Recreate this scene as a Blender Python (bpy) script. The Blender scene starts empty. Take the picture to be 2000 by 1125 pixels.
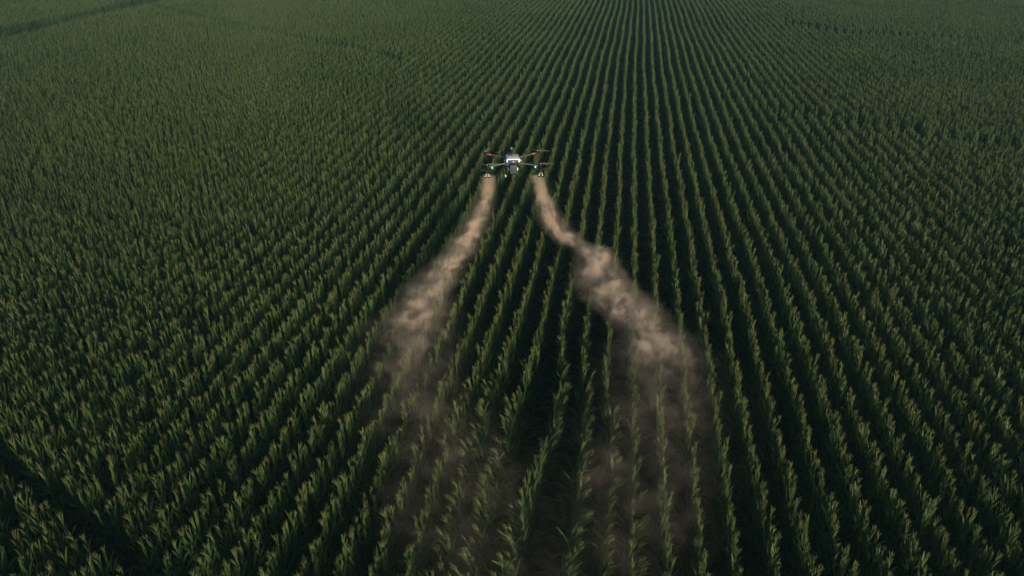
import bpy, math, random
import numpy as np
from mathutils import Vector, Matrix

SC = bpy.context.scene
COL = SC.collection
RNG = np.random.default_rng(7)
R = math.radians

# ------------------------------------------------------------------ camera geometry
FPX = 1400.0                       # focal length in photo pixels (photo 2000 x 1125)
PITCH = math.atan(758.0 / FPX)     # looking down
YAW = math.atan(250.0 * math.cos(PITCH) / FPX)   # heading a little left of the row direction (+Y)
ROW = 0.60
TOP = 1.76                         # nominal crop top
CAMZ = TOP + 9.78
CAM = np.array([0.0, 0.0, CAMZ])
FH = np.array([-math.sin(YAW), math.cos(YAW), 0.0])
RT = np.array([math.cos(YAW), math.sin(YAW), 0.0])
UP = np.array([0.0, 0.0, 1.0])
FW = FH * math.cos(PITCH) - UP * math.sin(PITCH)
DN = -(UP * math.cos(PITCH) + FH * math.sin(PITCH))


def ray(px, py):
    return FW + RT * ((px - 1000.0) / FPX) + DN * ((py - 562.5) / FPX)


def at(px, py, z):
    d = ray(px, py)
    return CAM + d * ((z - CAMZ) / d[2])


def at_depth(px, py, dep):
    return CAM + ray(px, py) * dep


def project(P):
    q = P - CAM
    dep = q @ FW
    return 1000 + FPX * (q @ RT) / dep, 562.5 + FPX * (q @ DN) / dep, dep


def terr(x, y):
    """gentle swell of the field"""
    return (0.16 * np.sin(x * 0.071 + 0.6) * np.sin(y * 0.052 + 1.1)
            + 0.10 * np.sin(x * 0.023 - y * 0.031 + 0.4) + 0.06 * np.sin(x * 0.19 + y * 0.13))


# ------------------------------------------------------------------ helpers
def link(name, mesh, parent=None):
    o = bpy.data.objects.new(name, mesh)
    COL.objects.link(o)
    if parent is not None:
        o.parent = parent
    return o


def tag(o, label=None, cat=None, group=None, kind=None):
    if label: o['label'] = label
    if cat: o['category'] = cat
    if group: o['group'] = group
    if kind: o['kind'] = kind
    return o


def np_mesh(name, verts, quads, mats, midx=None, tint=None, smooth=True):
    me = bpy.data.meshes.new(name)
    nv, nf = len(verts), len(quads)
    me.vertices.add(nv)
    me.vertices.foreach_set('co', np.ascontiguousarray(verts, dtype=np.float32).ravel())
    me.loops.add(nf * 4)
    me.loops.foreach_set('vertex_index', np.ascontiguousarray(quads, dtype=np.int32).ravel())
    me.polygons.add(nf)
    me.polygons.foreach_set('loop_start', np.arange(0, nf * 4, 4, dtype=np.int32))
    for m in mats:
        me.materials.append(m)
    if midx is not None:
        me.polygons.foreach_set('material_index', np.ascontiguousarray(midx, dtype=np.int32))
    me.polygons.foreach_set('use_smooth', np.full(nf, smooth, dtype=bool))
    if tint is not None:
        a = me.attributes.new('tint', 'FLOAT', 'POINT')
        a.data.foreach_set('value', np.ascontiguousarray(tint, dtype=np.float32))
    me.update(calc_edges=True)
    return me


# ------------------------------------------------------------------ materials
def new_mat(name):
    m = bpy.data.materials.new(name)
    m.use_nodes = True
    nt = m.node_tree
    for n in list(nt.nodes):
        nt.nodes.remove(n)
    out = nt.nodes.new('ShaderNodeOutputMaterial')
    return m, nt, out


def plain(name, col, rough=0.5, metal=0.0, noise=0.12, scale=30.0, spec=0.5, emit=None, estr=0.0):
    m, nt, out = new_mat(name)
    b = nt.nodes.new('ShaderNodeBsdfPrincipled')
    b.inputs['Roughness'].default_value = rough
    b.inputs['Metallic'].default_value = metal
    b.inputs['Specular IOR Level'].default_value = spec
    tc = nt.nodes.new('ShaderNodeTexCoord')
    nz = nt.nodes.new('ShaderNodeTexNoise')
    nz.inputs['Scale'].default_value = scale
    nz.inputs['Detail'].default_value = 4
    nt.links.new(tc.outputs['Object'], nz.inputs['Vector'])
    mx = nt.nodes.new('ShaderNodeMix')
    mx.data_type = 'RGBA'
    mx.inputs[6].default_value = (*[c * (1 - noise) for c in col], 1)
    mx.inputs[7].default_value = (*[min(1, c * (1 + noise)) for c in col], 1)
    nt.links.new(nz.outputs['Fac'], mx.inputs[0])
    nt.links.new(mx.outputs[2], b.inputs['Base Color'])
    if emit:
        b.inputs['Emission Color'].default_value = (*emit, 1)
        b.inputs['Emission Strength'].default_value = estr
    nt.links.new(b.outputs[0], out.inputs['Surface'])
    return m


def leaf_mat(name, stops, transl, rough, spec, tw=0.3):
    m, nt, out = new_mat(name)
    at_ = nt.nodes.new('ShaderNodeAttribute')
    at_.attribute_name = 'tint'
    ramp = nt.nodes.new('ShaderNodeValToRGB')
    els = ramp.color_ramp.elements
    els[0].position, els[0].color = stops[0][0], (*stops[0][1], 1)
    els[1].position, els[1].color = stops[-1][0], (*stops[-1][1], 1)
    for p, c in stops[1:-1]:
        e = els.new(p)
        e.color = (*c, 1)
    geo = nt.nodes.new('ShaderNodeNewGeometry')
    nz = nt.nodes.new('ShaderNodeTexNoise')       # patches of paler and deeper growth in the field
    nz.inputs['Scale'].default_value = 0.22
    nz.inputs['Detail'].default_value = 3
    nt.links.new(geo.outputs['Position'], nz.inputs['Vector'])
    ma = nt.nodes.new('ShaderNodeMath')
    ma.operation = 'MULTIPLY_ADD'
    ma.inputs[1].default_value = 0.7
    ma.inputs[2].default_value = -0.35
    nt.links.new(nz.outputs['Fac'], ma.inputs[0])
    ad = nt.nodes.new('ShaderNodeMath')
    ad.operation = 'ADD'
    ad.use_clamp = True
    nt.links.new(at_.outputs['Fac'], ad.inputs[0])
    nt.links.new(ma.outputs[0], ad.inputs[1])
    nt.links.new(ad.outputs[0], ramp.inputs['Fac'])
    b = nt.nodes.new('ShaderNodeBsdfPrincipled')
    b.inputs['Roughness'].default_value = rough
    b.inputs['Specular IOR Level'].default_value = spec
    ud = nt.nodes.new('ShaderNodeMix')             # leaf undersides are paler and greyer than their tops
    ud.data_type = 'RGBA'
    ud.inputs[7].default_value = (0.085, 0.115, 0.07, 1)
    inv = nt.nodes.new('ShaderNodeMath')
    inv.operation = 'MULTIPLY_ADD'
    inv.inputs[1].default_value = -0.22
    inv.inputs[2].default_value = 0.22
    nt.links.new(geo.outputs['Backfacing'], inv.inputs[0])
    nt.links.new(inv.outputs[0], ud.inputs[0])
    nt.links.new(ramp.outputs['Color'], ud.inputs[6])
    nt.links.new(ud.outputs[2], b.inputs['Base Color'])
    t = nt.nodes.new('ShaderNodeBsdfTranslucent')
    mul = nt.nodes.new('ShaderNodeMix')
    mul.data_type = 'RGBA'
    mul.blend_type = 'MULTIPLY'
    mul.inputs[0].default_value = 1.0
    mul.inputs[7].default_value = (*transl, 1)
    nt.links.new(ramp.outputs['Color'], mul.inputs[6])
    nt.links.new(mul.outputs[2], t.inputs['Color'])
    ms = nt.nodes.new('ShaderNodeMixShader')
    ms.inputs[0].default_value = tw
    nt.links.new(b.outputs[0], ms.inputs[1])
    nt.links.new(t.outputs[0], ms.inputs[2])
    nt.links.new(ms.outputs[0], out.inputs['Surface'])
    return m


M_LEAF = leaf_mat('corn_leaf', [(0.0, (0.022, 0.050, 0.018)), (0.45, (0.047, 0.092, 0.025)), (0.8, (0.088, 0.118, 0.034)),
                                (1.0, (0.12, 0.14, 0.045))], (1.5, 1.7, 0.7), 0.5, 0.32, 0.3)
M_TASSEL = leaf_mat('corn_tassel', [(0.0, (0.085, 0.11, 0.03)), (0.5, (0.14, 0.165, 0.05)), (1.0, (0.215, 0.21, 0.078))],
                    (1.2, 1.1, 0.8), 0.7, 0.2, 0.3)


def soil_mat():
    m, nt, out = new_mat('field_soil')
    b = nt.nodes.new('ShaderNodeBsdfPrincipled')
    b.inputs['Roughness'].default_value = 0.95
    b.inputs['Specular IOR Level'].default_value = 0.1
    geo = nt.nodes.new('ShaderNodeNewGeometry')
    nz = nt.nodes.new('ShaderNodeTexNoise')
    nz.inputs['Scale'].default_value = 2.5
    nz.inputs['Detail'].default_value = 8
    nt.links.new(geo.outputs['Position'], nz.inputs['Vector'])
    r = nt.nodes.new('ShaderNodeValToRGB')
    r.color_ramp.elements[0].position = 0.35
    r.color_ramp.elements[0].color = (0.02, 0.022, 0.013, 1)
    r.color_ramp.elements[1].position = 0.65
    r.color_ramp.elements[1].color = (0.048, 0.038, 0.026, 1)
    nt.links.new(nz.outputs['Fac'], r.inputs['Fac'])
    nt.links.new(r.outputs['Color'], b.inputs['Base Color'])
    bp = nt.nodes.new('ShaderNodeBump')
    bp.inputs['Strength'].default_value = 0.6
    bp.inputs['Distance'].default_value = 0.1
    nt.links.new(nz.outputs['Fac'], bp.inputs['Height'])
    nt.links.new(bp.outputs[0], b.inputs['Normal'])
    nt.links.new(b.outputs[0], out.inputs['Surface'])
    return m


# ------------------------------------------------------------------ ground
def build_ground():
    s = np.linspace(-1, 1, 181)
    g = np.sinh(s * 4.2) / np.sinh(4.2) * 900.0
    X, Y = np.meshgrid(g, g + 40.0, indexing='ij')
    fade = np.clip(1.4 - np.hypot(X, Y - 40) / 260.0, 0, 1)
    Z = terr(X, Y) * fade
    V = np.stack([X, Y, Z], -1).reshape(-1, 3)
    n = len(s)
    i, j = np.meshgrid(np.arange(n - 1), np.arange(n - 1), indexing='ij')
    a = (i * n + j).ravel()
    Q = np.stack([a, a + n, a + n + 1, a + 1], -1)
    o = link('ground', np_mesh('ground', V, Q, [soil_mat()]))
    tag(o, 'dark bare soil under the corn rows', 'soil', kind='structure')


build_ground()


# ------------------------------------------------------------------ corn plant templates
def strip(pts, dirs, widths, fold, two):
    """a leaf blade: pts along the midrib, dirs = sideways unit vectors, fold = lift of the margins"""
    vs, qs = [], []
    n = len(pts)
    for k in range(n):
        w = widths[k] * 0.5
        if two:
            vs += [pts[k] - dirs[k] * w + np.array([0, 0, fold * w]), pts[k], pts[k] + dirs[k] * w + np.array([0, 0, fold * w])]
        else:
            vs += [pts[k] - dirs[k] * w, pts[k] + dirs[k] * w]
    c = 3 if two else 2
    for k in range(n - 1):
        for j in range(c - 1):
            a = k * c + j
            qs.append((a, a + 1, a + c + 1, a + c))
    return vs, qs


def tube(p0, p1, r0, r1, n=4):
    ax = p1 - p0
    ax = ax / np.linalg.norm(ax)
    s = np.cross(ax, [0.3, 0.9, 0.1])
    s /= np.linalg.norm(s)
    t = np.cross(ax, s)
    vs = []
    for p, r in ((p0, r0), (p1, r1)):
        for k in range(n):
            a = 2 * math.pi * k / n
            vs.append(p + r * (s * math.cos(a) + t * math.sin(a)))
    qs = [(k, (k + 1) % n, n + (k + 1) % n, n + k) for k in range(n)]
    return vs, qs


def corn_template(seed, lod, blown=False):
    """returns dict part -> (verts, quads, tint); base at origin, about 2.15 m tall"""
    r = np.random.default_rng(seed)
    H = r.uniform(1.88, 1.98)
    parts = {k: ([], [], []) for k in ('stalk', 'leaves', 'tassel')}

    def put(part, vs, qs, tint):
        V, Q, T = parts[part]
        o = len(V)
        V.extend(vs)
        Q.extend([tuple(o + i for i in q) for q in qs])
        T.extend([tint] * len(vs))

    curve = r.uniform(0.12, 0.30) if blown else r.uniform(-0.03, 0.03)

    def axis(z):
        f = z / H
        return np.array([curve * f ** 2.2, 0.03 * math.sin(3 * f + seed), z * (1 - (0.03 * f if blown else 0))])

    n_st = {0: 3, 1: 1, 2: 1}[lod]
    for k in range(n_st):
        z0, z1 = H * k / n_st, H * (k + 1) / n_st
        vs, qs = tube(axis(z0), axis(z1), 0.014 - 0.008 * k / n_st, 0.014 - 0.008 * (k + 1) / n_st, 4 if lod == 0 else 3)
        put('stalk', vs, qs, 0.35)
    nl = {0: 11, 1: 9, 2: 7}[lod]
    ns = {0: 6, 1: 4, 2: 3}[lod]
    az0 = r.normal(0, 0.15)
    zlo = {0: 0.25, 1: 0.6, 2: 0.95}[lod]
    for i in range(nl):
        f = i / (nl - 1)
        zb = zlo + (H - 0.18 - zlo) * f ** 0.8
        az = az0 + math.pi * i + r.normal(0, 0.42)
        if blown:
            az = r.normal(0, 0.9) if r.random() < 0.8 else az
        L = (0.66 - 0.26 * f) * r.uniform(0.85, 1.12)
        W = (0.078 - 0.022 * f) * r.uniform(0.85, 1.15) * (1.05 if lod == 2 else 1.0) * (1.15 if blown else 1)
        el0 = R(r.uniform(62, 74)) + R(11) * f                 # leaves rise steeply, upper ones more
        if blown: el0 -= R(16)
        droop = R(r.uniform(85, 130)) * (1 - 0.88 * f ** 0.6)
        tw = r.normal(0, 0.25)
        p = axis(zb)
        pts, dirs, wid = [], [], []
        step = L / ns
        for k in range(ns + 1):
            t = k / ns
            el = el0 - droop * t ** 1.6
            h = np.array([math.cos(az + tw * t), math.sin(az + tw * t), 0])
            if k:
                p = p + step * (h * math.cos(el) + UP * math.sin(el))
            side = np.array([-h[1], h[0], 0])
            side = side * math.cos(tw * 2 * t) + UP * math.sin(tw * 2 * t)
            pts.append(p.copy())
            dirs.append(side)
            wid.append(max(0.006, W * min(1, 0.55 + 2.4 * t) * (1 - t ** 2.2) ** 0.8 if t < 1 else 0.006))
        vs, qs = strip(pts, dirs, wid, 0.5, lod == 0)
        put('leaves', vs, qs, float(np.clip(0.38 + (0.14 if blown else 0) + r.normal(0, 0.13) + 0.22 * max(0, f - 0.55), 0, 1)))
    # tassel
    top = axis(H)
    nb = {0: 8, 1: 5, 2: 3}[lod]
    lean = np.array([1.0, 0, 0]) * (0.45 if blown else 0) + np.array([*r.normal(0, 0.12, 2), 0])
    for i in range(nb):
        if i == 0:
            d = lean + UP
            L = r.uniform(0.22, 0.30)
        else:
            a = 2 * math.pi * i / (nb - 1) + r.normal(0, 0.3)
            sp = r.uniform(0.12, 0.36)
            d = np.array([math.cos(a) * sp, math.sin(a) * sp, 1.0]) + lean
            L = r.uniform(0.14, 0.23)
        d = d / np.linalg.norm(d)
        p0 = top + UP * (0.0 if i == 0 else r.uniform(0.02, 0.09))
        wr = {0: 0.0068, 1: 0.0085, 2: 0.011}[lod]
        tt = float(np.clip(0.5 + r.normal(0, 0.2), 0, 1))
        if lod == 0:
            m = p0 + d * L * 0.55
            e = m + (d + np.array([d[0], d[1], -0.1]) * 0.4) / 1.3 * L * 0.45
            for q0, q1, a0, a1 in ((p0, m, wr * 0.8, wr), (m, e, wr, wr * 0.4)):
                vs, qs = tube(q0, q1, a0, a1, 3)
                put('tassel', vs, qs, tt)
        else:
            vs, qs = tube(p0, p0 + d * L, wr, wr * 0.5, 3 if lod == 1 else 3)
            put('tassel', vs, qs, tt)
    return {k: (np.array(v), np.array(q), np.array(t)) for k, (v, q, t) in parts.items()}


def merged(tp):
    V, Q, T, M = [], [], [], []
    o = 0
    for k, mi in (('stalk', 0), ('leaves', 0), ('tassel', 1)):
        v, q, t = tp[k]
        V.append(v); Q.append(q + o); T.append(t); M.append(np.full(len(q), mi))
        o += len(v)
    return np.concatenate(V), np.concatenate(Q), np.concatenate(T), np.concatenate(M)


NV = 8
NEAR = [corn_template(100 + i, 0) for i in range(NV)]
BLOWN = [corn_template(200 + i, 0, True) for i in range(6)]
MID = [corn_template(300 + i, 1) for i in range(NV)]
FAR = [corn_template(400 + i, 2) for i in range(NV)]

# ------------------------------------------------------------------ where the plants stand
SP = 0.105


def seg_dist(P, a, b):
    ab = b - a
    t = np.clip(((P - a) @ ab) / (ab @ ab), 0, 1)
    return np.linalg.norm(P - a - t[:, None] * ab, axis=1)


def place():
    xs = np.arange(-84, 84, ROW)
    ys = np.arange(2.0, 122.0, SP)
    X, Y = np.meshgrid(xs, ys, indexing='ij')
    rid = np.repeat(np.arange(len(xs)), len(ys))
    X, Y = X.ravel(), Y.ravel()
    n = len(X)
    ph = RNG.uniform(0, 6.28, len(xs))[rid]
    # the planter wandered a little: slow bends shared by neighbouring rows, small ones of each row
    X = X + 0.07 * np.sin(Y * 0.095 + X * 0.05) + 0.022 * np.sin(Y * 0.31 + X * 0.12 + 1.0) + 0.014 * np.sin(Y * 0.8 + ph)
    X = X + RNG.normal(0, 0.02, n)
    Y = Y + RNG.uniform(-0.06, 0.06, n)
    P2 = np.stack([X, Y], -1)
    keep = RNG.random(n) > 0.035
    px, py, dep = project(np.stack([X, Y, terr(X, Y) + TOP], -1))
    keep &= (dep > 6.5) & (np.abs(px - 1000) / FPX * dep < 1000 / FPX * dep + 6.5) & (py < 1750) & (py > -90)
    X, Y, P2, rid = X[keep], Y[keep], P2[keep], rid[keep]
    ok = np.ones(len(X), bool)

    def cut(pts, width):
        nonlocal ok
        g = [at(a, b, TOP)[:2] for a, b in pts]
        d = np.full(len(X), 1e9)
        for a, b in zip(g[:-1], g[1:]):
            d = np.minimum(d, seg_dist(P2, a, b))
        ragged = width * 0.5 * (1 + 0.18 * np.sin(X * 2.1 + Y * 1.7) + RNG.normal(0, 0.10, len(X)))
        ok &= d > ragged

    cut([(300, 8), (440, 42), (530, 58), (680, 85), (780, 108)], 1.05)
    cut([(1500, 201), (1657, 229), (1755, 240), (1825, 257), (1990, 276), (2200, 310)], 0.95)
    cut([(1540, 34), (1657, 53), (1790, 60), (1930, 71), (2200, 95)], 1.0)
    cut([(-200, 700), (-20, 862), (60, 925), (110, 950), (170, 1010), (330, 1125), (420, 1200), (520, 1290)], 0.40)
    # the lane between this field and the next, far left
    e = [at(a, b, TOP)[:2] for a, b in ((-300, 135), (0, 66), (130, 35), (215, 18), (310, -2), (420, -30))]
    far_side = np.zeros(len(X), bool)
    dl = np.full(len(X), 1e9)
    for a, b in zip(e[:-1], e[1:]):
        dl = np.minimum(dl, seg_dist(P2, a, b))
    a, b = e[1], e[4]
    nrm = np.array([-(b - a)[1], (b - a)[0]])
    if nrm @ FH[:2] < 0: nrm = -nrm
    beyond = ((P2 - a) @ nrm) / np.linalg.norm(nrm) > -0.3
    ok &= ~(beyond & (dl < 3.3))
    return X[ok], Y[ok]


PX, PY = place()
PZ = terr(PX, PY)
N = len(PX)
sx, sy, DEP = project(np.stack([PX, PY, PZ + TOP], -1))

# the drone's downwash: plants close behind it are pushed outwards from its track
U = PX * FH[0] + PY * FH[1]
Vv = PX * RT[0] + PY * RT[1]
vc = 0.03 * (U + 5)
dv = Vv - vc
along = np.clip((17.0 - U) / 5.0, 0, 1)
sig = 0.6 + 0.75 * along
WASH = along * np.exp(-(dv / sig) ** 2 / 1.6)
WASH *= (0.75 + 0.5 * RNG.random(N)) * np.tanh(np.abs(dv) / 0.32)
out_ang = np.where(dv >= 0, 0.0, math.pi) + YAW + RNG.normal(0, 0.35, N) - 0.35 * np.sign(dv)

SCALE = RNG.normal(0.82, 0.035, N) + 0.02 * np.sin(PX * 0.5 + 2 * np.sin(PY * 0.21))
ROT = math.pi / 2 + RNG.normal(0, 0.45, N) + math.pi * RNG.integers(0, 2, N)   # leaf fans lie mostly along the row
blown = WASH > 0.4
ROT[blown] = out_ang[blown]
# bend: sideways displacement of the top in metres
bend = 0.3 * WASH
BX = bend * np.cos(out_ang) + RNG.normal(0, 0.035, N) - 0.02
BY = bend * np.sin(out_ang) + RNG.normal(0, 0.035, N)
BX[blown] *= 0.55
BY[blown] *= 0.55
TINT = RNG.normal(0, 0.12, N)

# the plants that show largest stand alone; the rest of the crop is one object
inframe = (sx > -30) & (sx < 2030) & (sy < 1128)
order = np.where(inframe)[0]
order = order[np.argsort(DEP[order])]
SINGLE = order[:300]
is_single = np.zeros(N, bool)
is_single[SINGLE] = True


def assemble():
    VV, QQ, TT, MM = [], [], [], []
    off = 0
    lod = np.where(DEP < 24, 0, np.where(DEP < 44, 1, 2))
    for kind, lib, sel in (('near', NEAR, (lod == 0) & ~blown), ('blown', BLOWN, blown), ('mid', MID, (lod == 1) & ~blown),
                           ('far', FAR, (lod == 2) & ~blown)):
        idx = np.where(sel & ~is_single)[0]
        var = RNG.integers(0, len(lib), len(idx))
        for v in range(len(lib)):
            ii = idx[var == v]
            if not len(ii): continue
            V, Q, T, M = merged(lib[v])
            c, s = np.cos(ROT[ii])[:, None], np.sin(ROT[ii])[:, None]
            sc = SCALE[ii][:, None]
            x = (V[None, :, 0] * c - V[None, :, 1] * s) * sc
            y = (V[None, :, 0] * s + V[None, :, 1] * c) * sc
            z = V[None, :, 2] * sc
            f = (np.clip(z, 0, 3) / TOP) ** 1.7
            x = x + BX[ii][:, None] * f + PX[ii][:, None]
            y = y + BY[ii][:, None] * f + PY[ii][:, None]
            z = z - 0.25 * (BX[ii] ** 2 + BY[ii] ** 2)[:, None] * f + PZ[ii][:, None]
            VV.append(np.stack([x, y, z], -1).reshape(-1, 3).astype(np.float32))
            k = len(ii)
            QQ.append((Q[None] + (off + np.arange(k) * len(V))[:, None, None]).reshape(-1, 4).astype(np.int32))
            TT.append(np.clip(T[None] + TINT[ii][:, None], 0, 1).ravel().astype(np.float32))
            MM.append(np.tile(M, k).astype(np.int32))
            off += k * len(V)
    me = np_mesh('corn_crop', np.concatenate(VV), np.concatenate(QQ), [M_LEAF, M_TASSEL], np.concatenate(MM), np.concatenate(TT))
    o = link('corn_crop', me)
    tag(o, 'dense green corn rows with pale tassels running away to the far field', 'corn', kind='stuff')
    print('corn plants', N, 'faces', len(me.polygons))


assemble()


def single_plants():
    def part_meshes(tp, nm):
        out = {}
        for k, mat in (('stalk', M_LEAF), ('leaves', M_LEAF), ('tassel', M_TASSEL)):
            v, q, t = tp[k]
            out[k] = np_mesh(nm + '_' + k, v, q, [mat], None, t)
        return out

    protos = []
    for nm, lib in (('upright', NEAR), ('bent', BLOWN)):
        lst = []
        for i, tp in enumerate(lib):
            ms = part_meshes(tp, nm)
            lst.append(ms)
        protos.append(lst)
    roots = {}
    for n, i in enumerate(SINGLE):
        b = bool(blown[i])
        lib = protos[1 if b else 0]
        v = int(RNG.integers(0, len(lib)))
        key = (b, v)
        if key not in roots:
            e = bpy.data.objects.new('corn_plant', None)
            COL.objects.link(e)
            ch = [link(k, me, e) for k, me in lib[v].items()]
            roots[key] = (e, ch)
        else:
            src, sch = roots[key]
            e = src.copy()
            COL.objects.link(e)
            for c in sch:
                d = c.copy()
                COL.objects.link(d)
                d.parent = e
        e.empty_display_size = 0.1
        e.location = (PX[i], PY[i], PZ[i])
        tilt = Matrix.Rotation(math.atan2(math.hypot(BX[i], BY[i]), 2.0), 4, Vector((-BY[i], BX[i], 0)).normalized())
        m = Matrix.Translation((PX[i], PY[i], PZ[i])) @ tilt @ Matrix.Rotation(ROT[i], 4, 'Z') @ Matrix.Scale(SCALE[i], 4)
        e.matrix_world = m
        if b:
            tag(e, 'corn plant blown sideways, leaves flattened, in the dark trough behind the drone', 'corn plant',
                'corn plants bent by the downwash')
        else:
            tag(e, 'upright green corn plant with pale tassel in the rows along the bottom edge', 'corn plant',
                'upright corn plants of the closest rows')


single_plants()

# ------------------------------------------------------------------ drone
import bmesh
W_WHITE = plain('white_shell', (0.84, 0.79, 0.79), 0.38, 0, 0.04, 8)
W_BLUE = plain('navy_plastic', (0.006, 0.022, 0.075), 0.5, 0, 0.15, 20, spec=0.3)
W_TANK = plain('grey_tank', (0.026, 0.043, 0.052), 0.5, 0, 0.15, 12, spec=0.3)
W_BLACK = plain('black_plastic', (0.006, 0.0065, 0.007), 0.6, 0, 0.2, 30, spec=0.2)
W_CARBON = plain('arm_tube', (0.17, 0.165, 0.15), 0.42, 0.3, 0.15, 40)
W_GREY = plain('light_grey_fitting', (0.5, 0.49, 0.48), 0.45, 0, 0.1, 30)
W_CREAM = plain('cream_nozzle', (0.62, 0.6, 0.52), 0.5, 0, 0.1, 30)
W_BLADE = plain('propeller_blade', (0.17, 0.14, 0.115), 0.45, 0, 0.15, 20)
W_RED = plain('red_lamp', (0.6, 0.03, 0.02), 0.3, 0, 0.05, 20, emit=(1.0, 0.06, 0.03), estr=0.6)
W_GREEN = plain('green_lamp', (0.1, 0.6, 0.35), 0.3, 0, 0.05, 20, emit=(0.25, 1.0, 0.62), estr=1.4)


class MB:
    def __init__(s):
        s.bm = bmesh.new()

    def box(s, c, d, bev=0.0, taper=1.0, rot=None):
        r = bmesh.ops.create_cube(s.bm, size=1.0)
        vs = r['verts']
        for v in vs:
            k = taper if v.co.z > 0 else 1.0
            v.co = Vector((v.co.x * d[0] * k, v.co.y * d[1] * k, v.co.z * d[2]))
        if bev:
            es = list({e for v in vs for e in v.link_edges})
            rb = bmesh.ops.bevel(s.bm, geom=es, offset=bev, segments=3, affect='EDGES', profile=0.6)
            vs = list({v for f in rb['faces'] for v in f.verts} | {v for v in vs if v.is_valid})
        for v in vs:
            if rot is not None: v.co = rot @ v.co
            v.co += Vector(c)
        return s

    def tube(s, pts, rad, n=10, cap=True):
        rings = []
        pts = [Vector(p) for p in pts]
        if not hasattr(rad, '__len__'): rad = [rad] * len(pts)
        for k, p in enumerate(pts):
            ax = (pts[min(k + 1, len(pts) - 1)] - pts[max(k - 1, 0)]).normalized()
            a = ax.orthogonal().normalized()
            if rings:
                a = (last - ax * last.dot(ax)).normalized()
            last = a
            b = ax.cross(a)
            rings.append([s.bm.verts.new(p + rad[k] * (a * math.cos(2 * math.pi * i / n) + b * math.sin(2 * math.pi * i / n))) for i in range(n)])
        for r0, r1 in zip(rings[:-1], rings[1:]):
            for i in range(n):
                s.bm.faces.new((r0[i], r0[(i + 1) % n], r1[(i + 1) % n], r1[i]))
        if cap:
            s.bm.faces.new(rings[0][::-1])
            s.bm.faces.new(rings[-1])
        return s

    def lathe(s, c, prof, n=16):
        rings = [[s.bm.verts.new(Vector(c) + Vector((r * math.cos(2 * math.pi * i / n), r * math.sin(2 * math.pi * i / n), z))) for i in range(n)]
                 for r, z in prof]
        for r0, r1 in zip(rings[:-1], rings[1:]):
            for i in range(n):
                s.bm.faces.new((r0[i], r0[(i + 1) % n], r1[(i + 1) % n], r1[i]))
        s.bm.faces.new(rings[0][::-1])
        s.bm.faces.new(rings[-1])
        return s

    def poly(s, pts, thick):
        f = s.bm.faces.new([s.bm.verts.new(p) for p in pts])
        f.normal_update()
        r = bmesh.ops.extrude_face_region(s.bm, geom=[f])
        for v in r['geom']:
            if isinstance(v, bmesh.types.BMVert):
                v.co += Vector(thick)
        return s

    def build(s, name, mat, parent):
        bmesh.ops.recalc_face_normals(s.bm, faces=s.bm.faces)
        me = bpy.data.meshes.new(name)
        s.bm.to_mesh(me)
        s.bm.free()
        me.materials.append(mat)
        for p in me.polygons: p.use_smooth = True
        try:
            me.set_sharp_from_angle(angle=R(35))
        except Exception:
            pass
        return link(name, me, parent)


DDEP = 23.0
dpos = at_depth(1001.5, 313.0, DDEP)


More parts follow.
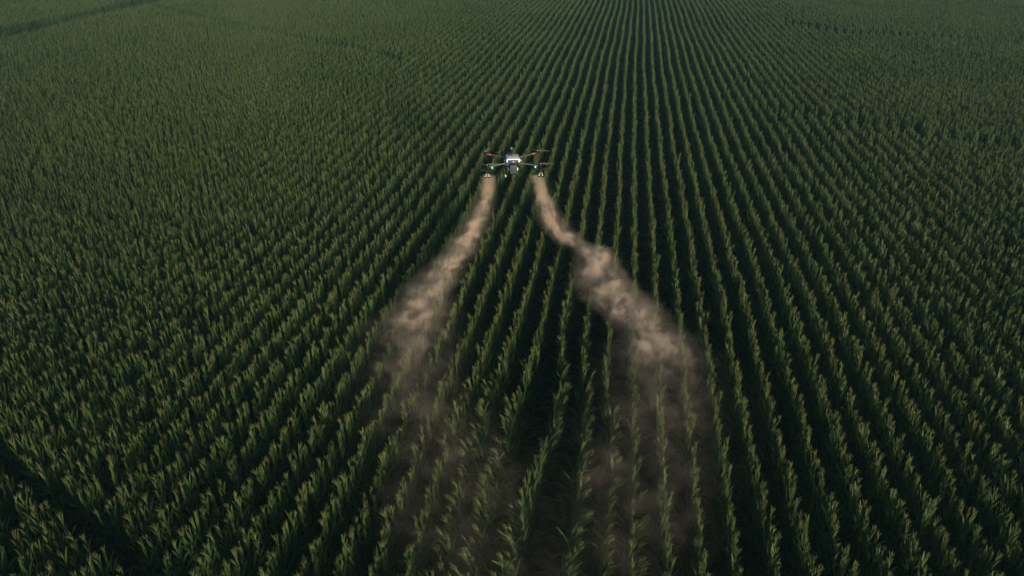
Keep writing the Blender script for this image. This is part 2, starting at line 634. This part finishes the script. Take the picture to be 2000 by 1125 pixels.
def build_drone():
    root = bpy.data.objects.new('spraying_drone', None)
    COL.objects.link(root)
    root.location = dpos
    root.rotation_euler = (R(-4), 0, YAW + R(3.5))     # nose a little down, flying away
    root.empty_display_size = 0.3
    tag(root, 'white and navy four-armed spraying drone with red and green lights flying over the corn', 'drone')
    # white upper shell: a long rounded hood, a step lower at the tail
    b = MB()
    b.box((0, 0.10, 0.02), (0.43, 0.66, 0.17), 0.03, 0.95)
    b.box((-0.19, -0.14, 0.03), (0.055, 0.20, 0.13), 0.02, 0.9)
    b.box((0.19, -0.14, 0.03), (0.055, 0.20, 0.13), 0.02, 0.9)
    shell = b.build('body_shell', W_WHITE, root)
    MB().box((0, 0.0, 0.108), (0.30, 0.018, 0.012), 0.003).build('seam_ridge', W_GREY, shell)
    MB().box((0, 0.05, -0.12), (0.36, 0.58, 0.13), 0.03, 1.05).build('chassis', W_BLACK, root)
    rp = MB().box((0, -0.255, 0.012), (0.33, 0.07, 0.11), 0.018, 0.95).build('rear_panel', W_BLUE, root)
    e = MB()
    y = -0.2935
    e.poly([(-0.05, y, 0.020), (-0.012, y, 0.036), (0.0, y, 0.028), (0.014, y, 0.038), (0.06, y, 0.018), (0.018, y, 0.022), (0.004, y, 0.008),
            (-0.012, y, 0.020)], (0, -0.004, 0))
    e.build('emblem', W_WHITE, rp)
    # tank hanging at the tail
    t = MB()
    t.box((0, -0.27, -0.21), (0.235, 0.20, 0.30), 0.03)
    for k in range(4):
        t.box((-0.075 + k * 0.05, -0.372, -0.22), (0.012, 0.014, 0.24), 0.003)
    tank = t.build('liquid_tank', W_TANK, root)
    MB().lathe((0.0, -0.27, -0.062), [(0.035, 0), (0.035, 0.02), (0.028, 0.026)]).build('tank_cap', W_BLACK, tank)
    MB().box((0, -0.16, -0.19), (0.33, 0.10, 0.20), 0.03).build('battery_bay', W_CREAM, root)
    for s in (-1, 1):
        MB().box((s * 0.20, -0.24, -0.055), (0.13, 0.17, 0.10), 0.025, rot=None).build('arm_bracket', W_BLUE, root)
        for yy in (0.12, 0.0):
            MB().box((s * 0.245, yy, -0.015), (0.07, 0.045, 0.035), 0.01).build('side_latch', W_GREY, root)
    MB().box((0, -0.12, -0.40), (0.14, 0.18, 0.09), 0.02).build('radar_module', W_BLACK, root)
    MB().box((0.02, -0.25, -0.435), (0.10, 0.06, 0.05), 0.01).build('pump', W_TANK, root)
    # aerial at the nose
    a = MB().box((-0.075, 0.335, 0.14), (0.15, 0.09, 0.055), 0.015).build('aerial_base', W_BLACK, root)
    MB().lathe((-0.02, 0.345, 0.165), [(0.032, 0), (0.030, 0.06), (0.036, 0.085), (0.036, 0.115)]).build('aerial_mast', W_BLACK, a)
    MB().lathe((-0.02, 0.345, 0.281), [(0.040, 0), (0.044, 0.02), (0.036, 0.048), (0.018, 0.064), (0.004, 0.069)]).build('aerial_dome', W_CARBON, a)
    # arms
    spec = {(-1, 1): ((-0.21, 0.26, 0.02), (-0.86, 0.72, 0.055), 62), (1, 1): ((0.21, 0.26, 0.02), (0.86, 0.72, 0.055), -28),
            (-1, -1): ((-0.22, -0.24, -0.03), (-0.84, -0.64, -0.04), 8), (1, -1): ((0.22, -0.24, -0.03), (0.84, -0.64, -0.04), -14)}
    for (s, f), (p0, p1, pa) in spec.items():
        p0, p1 = Vector(p0), Vector(p1)
        m = MB().tube([p0, p0.lerp(p1, 0.14), p0.lerp(p1, 0.16), p1], [0.032, 0.032, 0.021, 0.019], 10)
        arm = m.build('arm', W_CARBON, root)
        MB().lathe(p1 + Vector((0, 0, -0.035)), [(0.045, 0), (0.055, 0.01), (0.055, 0.05), (0.060, 0.055), (0.060, 0.085), (0.025, 0.095)], 16) \
            .build('motor', W_BLACK, arm)
        q = p0.lerp(p1, 0.79 if f > 0 else 0.74)
        if f > 0:
            l = MB().tube([q - (p1 - p0).normalized() * 0.045, q + (p1 - p0).normalized() * 0.02], 0.024, 10).build('position_light', W_RED, arm)
            l['label'] = 'glowing red position light'
        else:
            l = MB().lathe(q + Vector((0, -0.02, -0.085)), [(0.010, 0), (0.020, 0.012), (0.020, 0.052), (0.012, 0.065)], 12).build('position_light', W_GREEN, arm)
            l['label'] = 'glowing green position light'
        # two-bladed propeller at rest
        pr = MB()
        c = p1 + Vector((0, 0, 0.075))
        pr.lathe(c - Vector((0, 0, 0.013)), [(0.03, 0), (0.034, 0.008), (0.03, 0.03), (0.012, 0.04)], 12)
        for k in range(2):
            ang = R(pa + 180 * k)
            d = Vector((math.cos(ang), math.sin(ang), 0))
            n_ = Vector((-d.y, d.x, 0))
            prev = None
            for rr, w, tz in ((0.03, 0.03, 0.010), (0.10, 0.072, 0.018), (0.22, 0.066, 0.012), (0.36, 0.048, 0.006), (0.425, 0.020, 0.003)):
                o = c + d * rr + Vector((0, 0, 0.01 + rr * 0.02))
                ring = [pr.bm.verts.new(o + n_ * w * 0.5 + Vector((0, 0, tz))), pr.bm.verts.new(o + Vector((0, 0, 0.005))),
                        pr.bm.verts.new(o - n_ * w * 0.5 - Vector((0, 0, tz))), pr.bm.verts.new(o - Vector((0, 0, 0.004)))]
                if prev:
                    for i in range(4):
                        pr.bm.faces.new((prev[i], prev[(i + 1) % 4], ring[(i + 1) % 4], ring[i]))
                prev = ring
            pr.bm.faces.new(prev)
        pr.build('propeller', W_BLADE, arm)
        if f < 0:
            n0 = p1 + Vector((-0.0, 0, -0.035))
            z = MB()
            z.tube([n0, n0 + Vector((0, 0, -0.10))], 0.022, 8)
            z.box(n0 + Vector((0, 0, -0.12)), (0.11, 0.12, 0.12), 0.02)
            z.box(n0 + Vector((-0.14, 0.02, -0.06)), (0.17, 0.09, 0.06), 0.015)
            z.box(n0 + Vector((0.14, 0.02, -0.06)), (0.17, 0.09, 0.06), 0.015)
            noz = z.build('spray_nozzle', W_BLACK, root)
            fk = MB()
            for s2 in (-1, 1):
                fk.tube([n0 + Vector((s2 * 0.015, -0.05, -0.155)), n0 + Vector((s2 * 0.045, -0.05, -0.20)), n0 + Vector((s2 * 0.055, -0.05, -0.265))],
                        [0.011, 0.012, 0.013], 8)
            fk.build('nozzle_fork', W_CREAM, noz)
            for s2 in (-1, 1):
                MB().lathe(n0 + Vector((s2 * 0.055, -0.05, -0.30)), [(0.02, 0), (0.045, 0.008), (0.045, 0.022), (0.02, 0.034)], 12) \
                    .build('atomiser_disc', W_BLACK, noz)
    for s in (-1, 1):
        lg = MB()
        lg.tube([(s * 0.20, -0.22, -0.09), (s * 0.235, -0.24, -0.30), (s * 0.25, -0.25, -0.44)], [0.022, 0.019, 0.017], 8)
        leg = lg.build('landing_leg', W_BLACK, root)
        MB().tube([(s * 0.25, -0.25, -0.40), (s * 0.245, -0.25, -0.475)], [0.026, 0.02], 10).build('foot', W_CREAM if s < 0 else W_BLACK, leg)
        lg = MB()
        lg.tube([(s * 0.19, 0.24, -0.15), (s * 0.22, 0.26, -0.32), (s * 0.23, 0.26, -0.45)], [0.022, 0.019, 0.017], 8)
        leg = lg.build('landing_leg', W_BLACK, root)
        MB().tube([(s * 0.23, 0.26, -0.42), (s * 0.23, 0.26, -0.475)], [0.024, 0.02], 10).build('foot', W_BLACK, leg)
    return root


drone = build_drone()


# ------------------------------------------------------------------ spray plumes (volumes)
AX = -(FH * 0.8 + UP * 0.6)          # back towards the viewer and down
WX = np.cross(RT, AX)                # third axis


def curve_node(nt, src, pts, lo, hi):
    """value along the plume: a float curve rescaled to lo..hi"""
    fc = nt.nodes.new('ShaderNodeFloatCurve')
    c = fc.mapping.curves[0]
    xs = [(p[0], (p[1] - lo) / (hi - lo)) for p in pts]
    c.points[0].location = xs[0]
    c.points[-1].location = xs[-1]
    for p in xs[1:-1]:
        c.points.new(*p)
    for p in c.points: p.handle_type = 'AUTO_CLAMPED'
    fc.mapping.use_clip = False
    fc.mapping.update()
    nt.links.new(src, fc.inputs['Value'])
    m = nt.nodes.new('ShaderNodeMath')
    m.operation = 'MULTIPLY_ADD'
    m.inputs[1].default_value = hi - lo
    m.inputs[2].default_value = lo
    nt.links.new(fc.outputs[0], m.inputs[0])
    return m.outputs[0]


def math_node(nt, op, a, b=None, c=None, clamp=False):
    m = nt.nodes.new('ShaderNodeMath')
    m.operation = op
    m.use_clamp = clamp
    for i, v in enumerate((a, b, c)):
        if v is None: continue
        if isinstance(v, (int, float)): m.inputs[i].default_value = v
        else: nt.links.new(v, m.inputs[i])
    return m.outputs[0]


def plume(name, label, path, seed):
    """path rows: px, py, height above crop top, rx (m), rw (m), density, edge softness of the wisps"""
    P = []
    for (px, py, hh, rx, rw, de, th) in path:
        P.append(at(px, py, TOP + hh))
    P = np.array(P)
    o0 = P[0]
    loc = np.stack([(P - o0) @ RT, (P - o0) @ AX, (P - o0) @ WX], -1)
    L = loc[-1, 1]
    t = loc[:, 1] / L
    t[0] = 0.0
    rx = np.array([r[3] for r in path]); rw = np.array([r[4] for r in path]); de = np.array([r[5] for r in path]); th = np.array([r[6] for r in path])
    # domain: a lumpy closed tube a little wider than the cloud
    ts = np.linspace(0, 1, 40)
    rr = np.random.default_rng(seed)
    n = 18
    V, Q = [], []
    cx, cz = np.interp(ts, t, loc[:, 0]), np.interp(ts, t, loc[:, 2])
    RX, RW = np.interp(ts, t, rx), np.interp(ts, t, rw)
    for k in range(40):
        for i in range(n):
            a = 2 * math.pi * i / n
            lump = 1.40 + 0.04 * rr.standard_normal() + 0.30 * min(1, k / 12)
            V.append((cx[k] + RX[k] * lump * math.cos(a), ts[k] * L, cz[k] + RW[k] * lump * math.sin(a)))
    for k in range(39):
        for i in range(n):
            Q.append((k * n + i, k * n + (i + 1) % n, (k + 1) * n + (i + 1) % n, (k + 1) * n + i))
    bm = bmesh.new()
    bv = [bm.verts.new(v) for v in V]
    for q in Q: bm.faces.new([bv[i] for i in q])
    bm.faces.new(bv[:n][::-1]); bm.faces.new(bv[-n:])
    bmesh.ops.recalc_face_normals(bm, faces=bm.faces)
    me = bpy.data.meshes.new(name)
    bm.to_mesh(me); bm.free()
    m, nt, out = new_mat(name)
    tc = nt.nodes.new('ShaderNodeTexCoord')
    ob = tc.outputs['Object']
    # warp
    nw = nt.nodes.new('ShaderNodeTexNoise')
    nw.inputs['Scale'].default_value = 1.5
    nw.inputs['Detail'].default_value = 4.0
    add = nt.nodes.new('ShaderNodeVectorMath'); add.operation = 'ADD'
    add.inputs[1].default_value = (seed * 3.7, seed * 1.3, seed * 2.1)
    nt.links.new(ob, add.inputs[0])
    nt.links.new(add.outputs[0], nw.inputs['Vector'])
    sub = nt.nodes.new('ShaderNodeVectorMath'); sub.operation = 'SUBTRACT'
    sub.inputs[1].default_value = (0.5, 0.5, 0.5)
    nt.links.new(nw.outputs['Color'], sub.inputs[0])
    sep0 = nt.nodes.new('ShaderNodeSeparateXYZ'); nt.links.new(ob, sep0.inputs[0])
    tt = math_node(nt, 'DIVIDE', sep0.outputs[1], float(L), clamp=True)
    amp = curve_node(nt, tt, [(0, 0.0), (0.05, 0.10), (0.14, 0.45), (0.3, 0.95), (1, 1.4)], 0, 1.4)
    scl = nt.nodes.new('ShaderNodeVectorMath'); scl.operation = 'SCALE'
    nt.links.new(sub.outputs[0], scl.inputs[0]); nt.links.new(amp, scl.inputs['Scale'])
    wp = nt.nodes.new('ShaderNodeVectorMath'); wp.operation = 'ADD'
    nt.links.new(ob, wp.inputs[0]); nt.links.new(scl.outputs[0], wp.inputs[1])
    sep = nt.nodes.new('ShaderNodeSeparateXYZ'); nt.links.new(wp.outputs[0], sep.inputs[0])
    lo, hi = float(loc[:, 0].min()), float(loc[:, 0].max())
    ccx = curve_node(nt, tt, list(zip(t, loc[:, 0])), lo, hi)
    lo, hi = float(loc[:, 2].min()), float(loc[:, 2].max() + 1e-3)
    ccz = curve_node(nt, tt, list(zip(t, loc[:, 2])), lo, hi)
    crx = curve_node(nt, tt, list(zip(t, rx)), 0.0, float(rx.max()))
    crw = curve_node(nt, tt, list(zip(t, rw)), 0.0, float(rw.max()))
    cde = curve_node(nt, tt, list(zip(t, de)), 0.0, float(de.max()))
    cth = curve_node(nt, tt, list(zip(t, th)), 0.0, 1.0)
    dx = math_node(nt, 'DIVIDE', math_node(nt, 'SUBTRACT', sep.outputs[0], ccx), crx)
    dz = math_node(nt, 'DIVIDE', math_node(nt, 'SUBTRACT', sep.outputs[2], ccz), crw)
    d2 = math_node(nt, 'ADD', math_node(nt, 'MULTIPLY', dx, dx), math_node(nt, 'MULTIPLY', dz, dz))
    core = math_node(nt, 'MULTIPLY_ADD', d2, -1.6, 1.0, clamp=True)
    nf = nt.nodes.new('ShaderNodeTexNoise')
    nf.inputs['Scale'].default_value = 2.4
    nf.inputs['Detail'].default_value = 6.0
    nf.inputs['Roughness'].default_value = 0.70
    nf.inputs['Distortion'].default_value = 0.9
    stv = nt.nodes.new('ShaderNodeVectorMath'); stv.operation = 'MULTIPLY'      # drawn out along the flow
    stv.inputs[1].default_value = (1.15, 0.7, 1.15)
    nt.links.new(add.outputs[0], stv.inputs[0])
    nt.links.new(stv.outputs[0], nf.inputs['Vector'])
    nl = nt.nodes.new('ShaderNodeTexNoise')            # larger breaks in the stream
    nl.inputs['Scale'].default_value = 1.15
    nl.inputs['Detail'].default_value = 2.0
    nl.inputs['Distortion'].default_value = 1.2
    nt.links.new(add.outputs[0], nl.inputs['Vector'])
    brk = math_node(nt, 'MULTIPLY', math_node(nt, 'SUBTRACT', nl.outputs['Fac'], 0.43), 5.0, clamp=True)
    brk = math_node(nt, 'SUBTRACT', 1.0, brk)
    brk = math_node(nt, 'MULTIPLY', brk, curve_node(nt, tt, [(0, 0.0), (0.03, 0.35), (0.09, 0.8), (0.16, 0.95), (0.4, 0.95), (0.6, 0.6), (1, 0.6)], 0, 1.0))
    brk = math_node(nt, 'SUBTRACT', 1.0, brk, clamp=True)
    # wisps: noise above a threshold, threshold eased in the core of the stream
    wsp = math_node(nt, 'SUBTRACT', nf.outputs['Fac'], cth)
    wsp = math_node(nt, 'MULTIPLY_ADD', core, 0.17, wsp)
    wsp = math_node(nt, 'MULTIPLY', wsp, 5.2, clamp=True)
    halo = math_node(nt, 'MULTIPLY_ADD', d2, -0.5, 1.0, clamp=True)      # thin mist round the stream
    halo = math_node(nt, 'MULTIPLY', math_node(nt, 'MULTIPLY', halo, halo), math_node(nt, 'MULTIPLY', nf.outputs['Fac'], 0.13))
    dens = math_node(nt, 'MULTIPLY', math_node(nt, 'MULTIPLY_ADD', math_node(nt, 'MULTIPLY', wsp, brk), core, halo), cde)
    pv = nt.nodes.new('ShaderNodeVolumePrincipled')
    pv.inputs['Color'].default_value = (0.998, 0.80, 0.675, 1)
    pv.inputs['Anisotropy'].default_value = 0.0
    nt.links.new(dens, pv.inputs['Density'])
    nt.links.new(pv.outputs[0], out.inputs['Volume'])
    try: m.cycles.volume_step_rate = 1.0
    except Exception: pass
    try: m.volume_intersection_method = 'ACCURATE'
    except Exception: pass
    me.materials.append(m)
    o = link(name, me)
    M4 = Matrix((( RT[0], AX[0], WX[0], o0[0]), (RT[1], AX[1], WX[1], o0[1]), (RT[2], AX[2], WX[2], o0[2]), (0, 0, 0, 1)))
    o.matrix_world = M4
    tag(o, label, 'spray cloud')
    return o


#        px   py   above  rx    rw    dens  thr
LEFT = [(956, 343, 1.93, 0.31, 0.16, 5.5, 0.38),
        (952, 368, 1.55, 0.34, 0.22, 5.5, 0.46),
        (944, 402, 1.05, 0.38, 0.26, 6.5, 0.50),
        (928, 436, 0.66, 0.46, 0.28, 8.0, 0.52),
        (902, 482, 0.42, 0.47, 0.28, 9.0, 0.52),
        (862, 532, 0.30, 0.58, 0.30, 9.0, 0.54),
        (828, 585, 0.24, 0.74, 0.34, 8.0, 0.55),
        (806, 640, 0.20, 1.15, 0.42, 1.8, 0.54),
        (800, 710, 0.18, 1.5, 0.5, 0.42, 0.52),
        (830, 810, 0.30, 1.9, 0.45, 0.20, 0.47),
        (890, 930, 0.35, 2.2, 0.42, 0.15, 0.45),
        (930, 1080, 0.35, 2.2, 0.42, 0.11, 0.44),
        (950, 1230, 0.15, 2.2, 0.5, 0.0, 0.42)]
RIGHT = [(1049, 343, 1.93, 0.31, 0.16, 5.5, 0.38),
         (1056, 368, 1.55, 0.34, 0.22, 5.5, 0.46),
         (1066, 402, 1.05, 0.38, 0.26, 6.5, 0.50),
         (1082, 436, 0.66, 0.46, 0.28, 8.0, 0.52),
         (1112, 470, 0.46, 0.46, 0.28, 9.0, 0.51),
         (1164, 498, 0.38, 0.56, 0.28, 9.0, 0.52),
         (1168, 532, 0.32, 0.70, 0.30, 9.0, 0.54),
         (1212, 585, 0.26, 0.80, 0.32, 8.5, 0.54),
         (1262, 640, 0.24, 0.82, 0.36, 7.0, 0.54),
         (1285, 680, 0.22, 1.15, 0.42, 2.2, 0.53),
         (1296, 735, 0.20, 1.6, 0.5, 0.6, 0.51),
         (1290, 810, 0.32, 1.9, 0.45, 0.26, 0.47),
         (1260, 930, 0.35, 2.1, 0.42, 0.17, 0.45),
         (1230, 1080, 0.35, 2.1, 0.42, 0.11, 0.44),
         (1220, 1230, 0.15, 2.1, 0.5, 0.0, 0.42)]
plume('spray_plume', 'smooth tan spray cloud trailing from the left nozzle over the slanting rows', LEFT, 3)
plume('spray_plume', 'ragged tan spray cloud trailing from the right nozzle in hooked wisps', RIGHT, 5)


# ------------------------------------------------------------------ air
def haze():
    x0, x1, y0, y1, z0, z1 = -95, 95, -6, 126, -2.2, CAMZ + 1.0
    bm = bmesh.new()
    bmesh.ops.create_cube(bm, size=1.0)
    for v in bm.verts:
        v.co = Vector((x0 if v.co.x < 0 else x1, y0 if v.co.y < 0 else y1, z0 if v.co.z < 0 else z1))
    me = bpy.data.meshes.new('haze')
    bm.to_mesh(me); bm.free()
    m, nt, out = new_mat('teal_lift_haze')
    pv = nt.nodes.new('ShaderNodeVolumePrincipled')
    pv.inputs['Color'].default_value = (0.42, 0.85, 0.92, 1)  # slight far haze, added over everything and tinted teal to lift the dark gaps
    pv.inputs['Density'].default_value = 0.0007
    nt.links.new(pv.outputs[0], out.inputs['Volume'])
    me.materials.append(m)
    o = link('haze', me)
    tag(o, 'thin haze added over the whole field, tinted teal to lift its dark row gaps', 'haze', kind='stuff')


haze()

# ------------------------------------------------------------------ light, camera, render
SUN_EL, SUN_AZ = R(9), R(152)      # azimuth of the sun measured clockwise from +Y
w = bpy.data.worlds.new('World')
SC.world = w
w.use_nodes = True
nt = w.node_tree
bg = nt.nodes['Background']
sky = nt.nodes.new('ShaderNodeTexSky')
sky.sky_type = 'NISHITA'
sky.sun_disc = False
sky.sun_elevation = SUN_EL
sky.sun_rotation = SUN_AZ
sky.ozone_density = 3.0
sky.dust_density = 0.4
nt.links.new(sky.outputs[0], bg.inputs['Color'])
bg.inputs['Strength'].default_value = 0.11
sd = bpy.data.lights.new('sun', 'SUN')
sd.energy = 5.0
sd.angle = R(6)
sd.color = (1.0, 0.87, 0.59)
so = bpy.data.objects.new('sun', sd)
COL.objects.link(so)
sdir = Vector((math.sin(SUN_AZ) * math.cos(SUN_EL), math.cos(SUN_AZ) * math.cos(SUN_EL), math.sin(SUN_EL)))
so.rotation_euler = sdir.to_track_quat('Z', 'Y').to_euler()
so.location = (0, 0, 40)

cd = bpy.data.cameras.new('camera')
cd.sensor_width = 36.0
cd.lens = FPX / 2000.0 * 36.0
cd.clip_start = 0.1
cd.clip_end = 3000
co = bpy.data.objects.new('camera', cd)
COL.objects.link(co)
Rm = Matrix(((RT[0], -DN[0], -FW[0]), (RT[1], -DN[1], -FW[1]), (RT[2], -DN[2], -FW[2])))
co.matrix_world = Matrix.Translation(CAM) @ Rm.to_4x4()
SC.camera = co

SC.render.engine = 'CYCLES'
SC.cycles.use_denoising = True
SC.cycles.max_bounces = 6
SC.cycles.diffuse_bounces = 3
SC.cycles.glossy_bounces = 2
SC.cycles.transmission_bounces = 3
SC.cycles.volume_bounces = 4
SC.cycles.volume_step_rate = 0.07
SC.cycles.volume_max_steps = 512
SC.cycles.sample_clamp_indirect = 4
SC.view_settings.view_transform = 'Standard'
SC.view_settings.look = 'None'
SC.view_settings.gamma = 1
SC.view_settings.exposure = 0.0
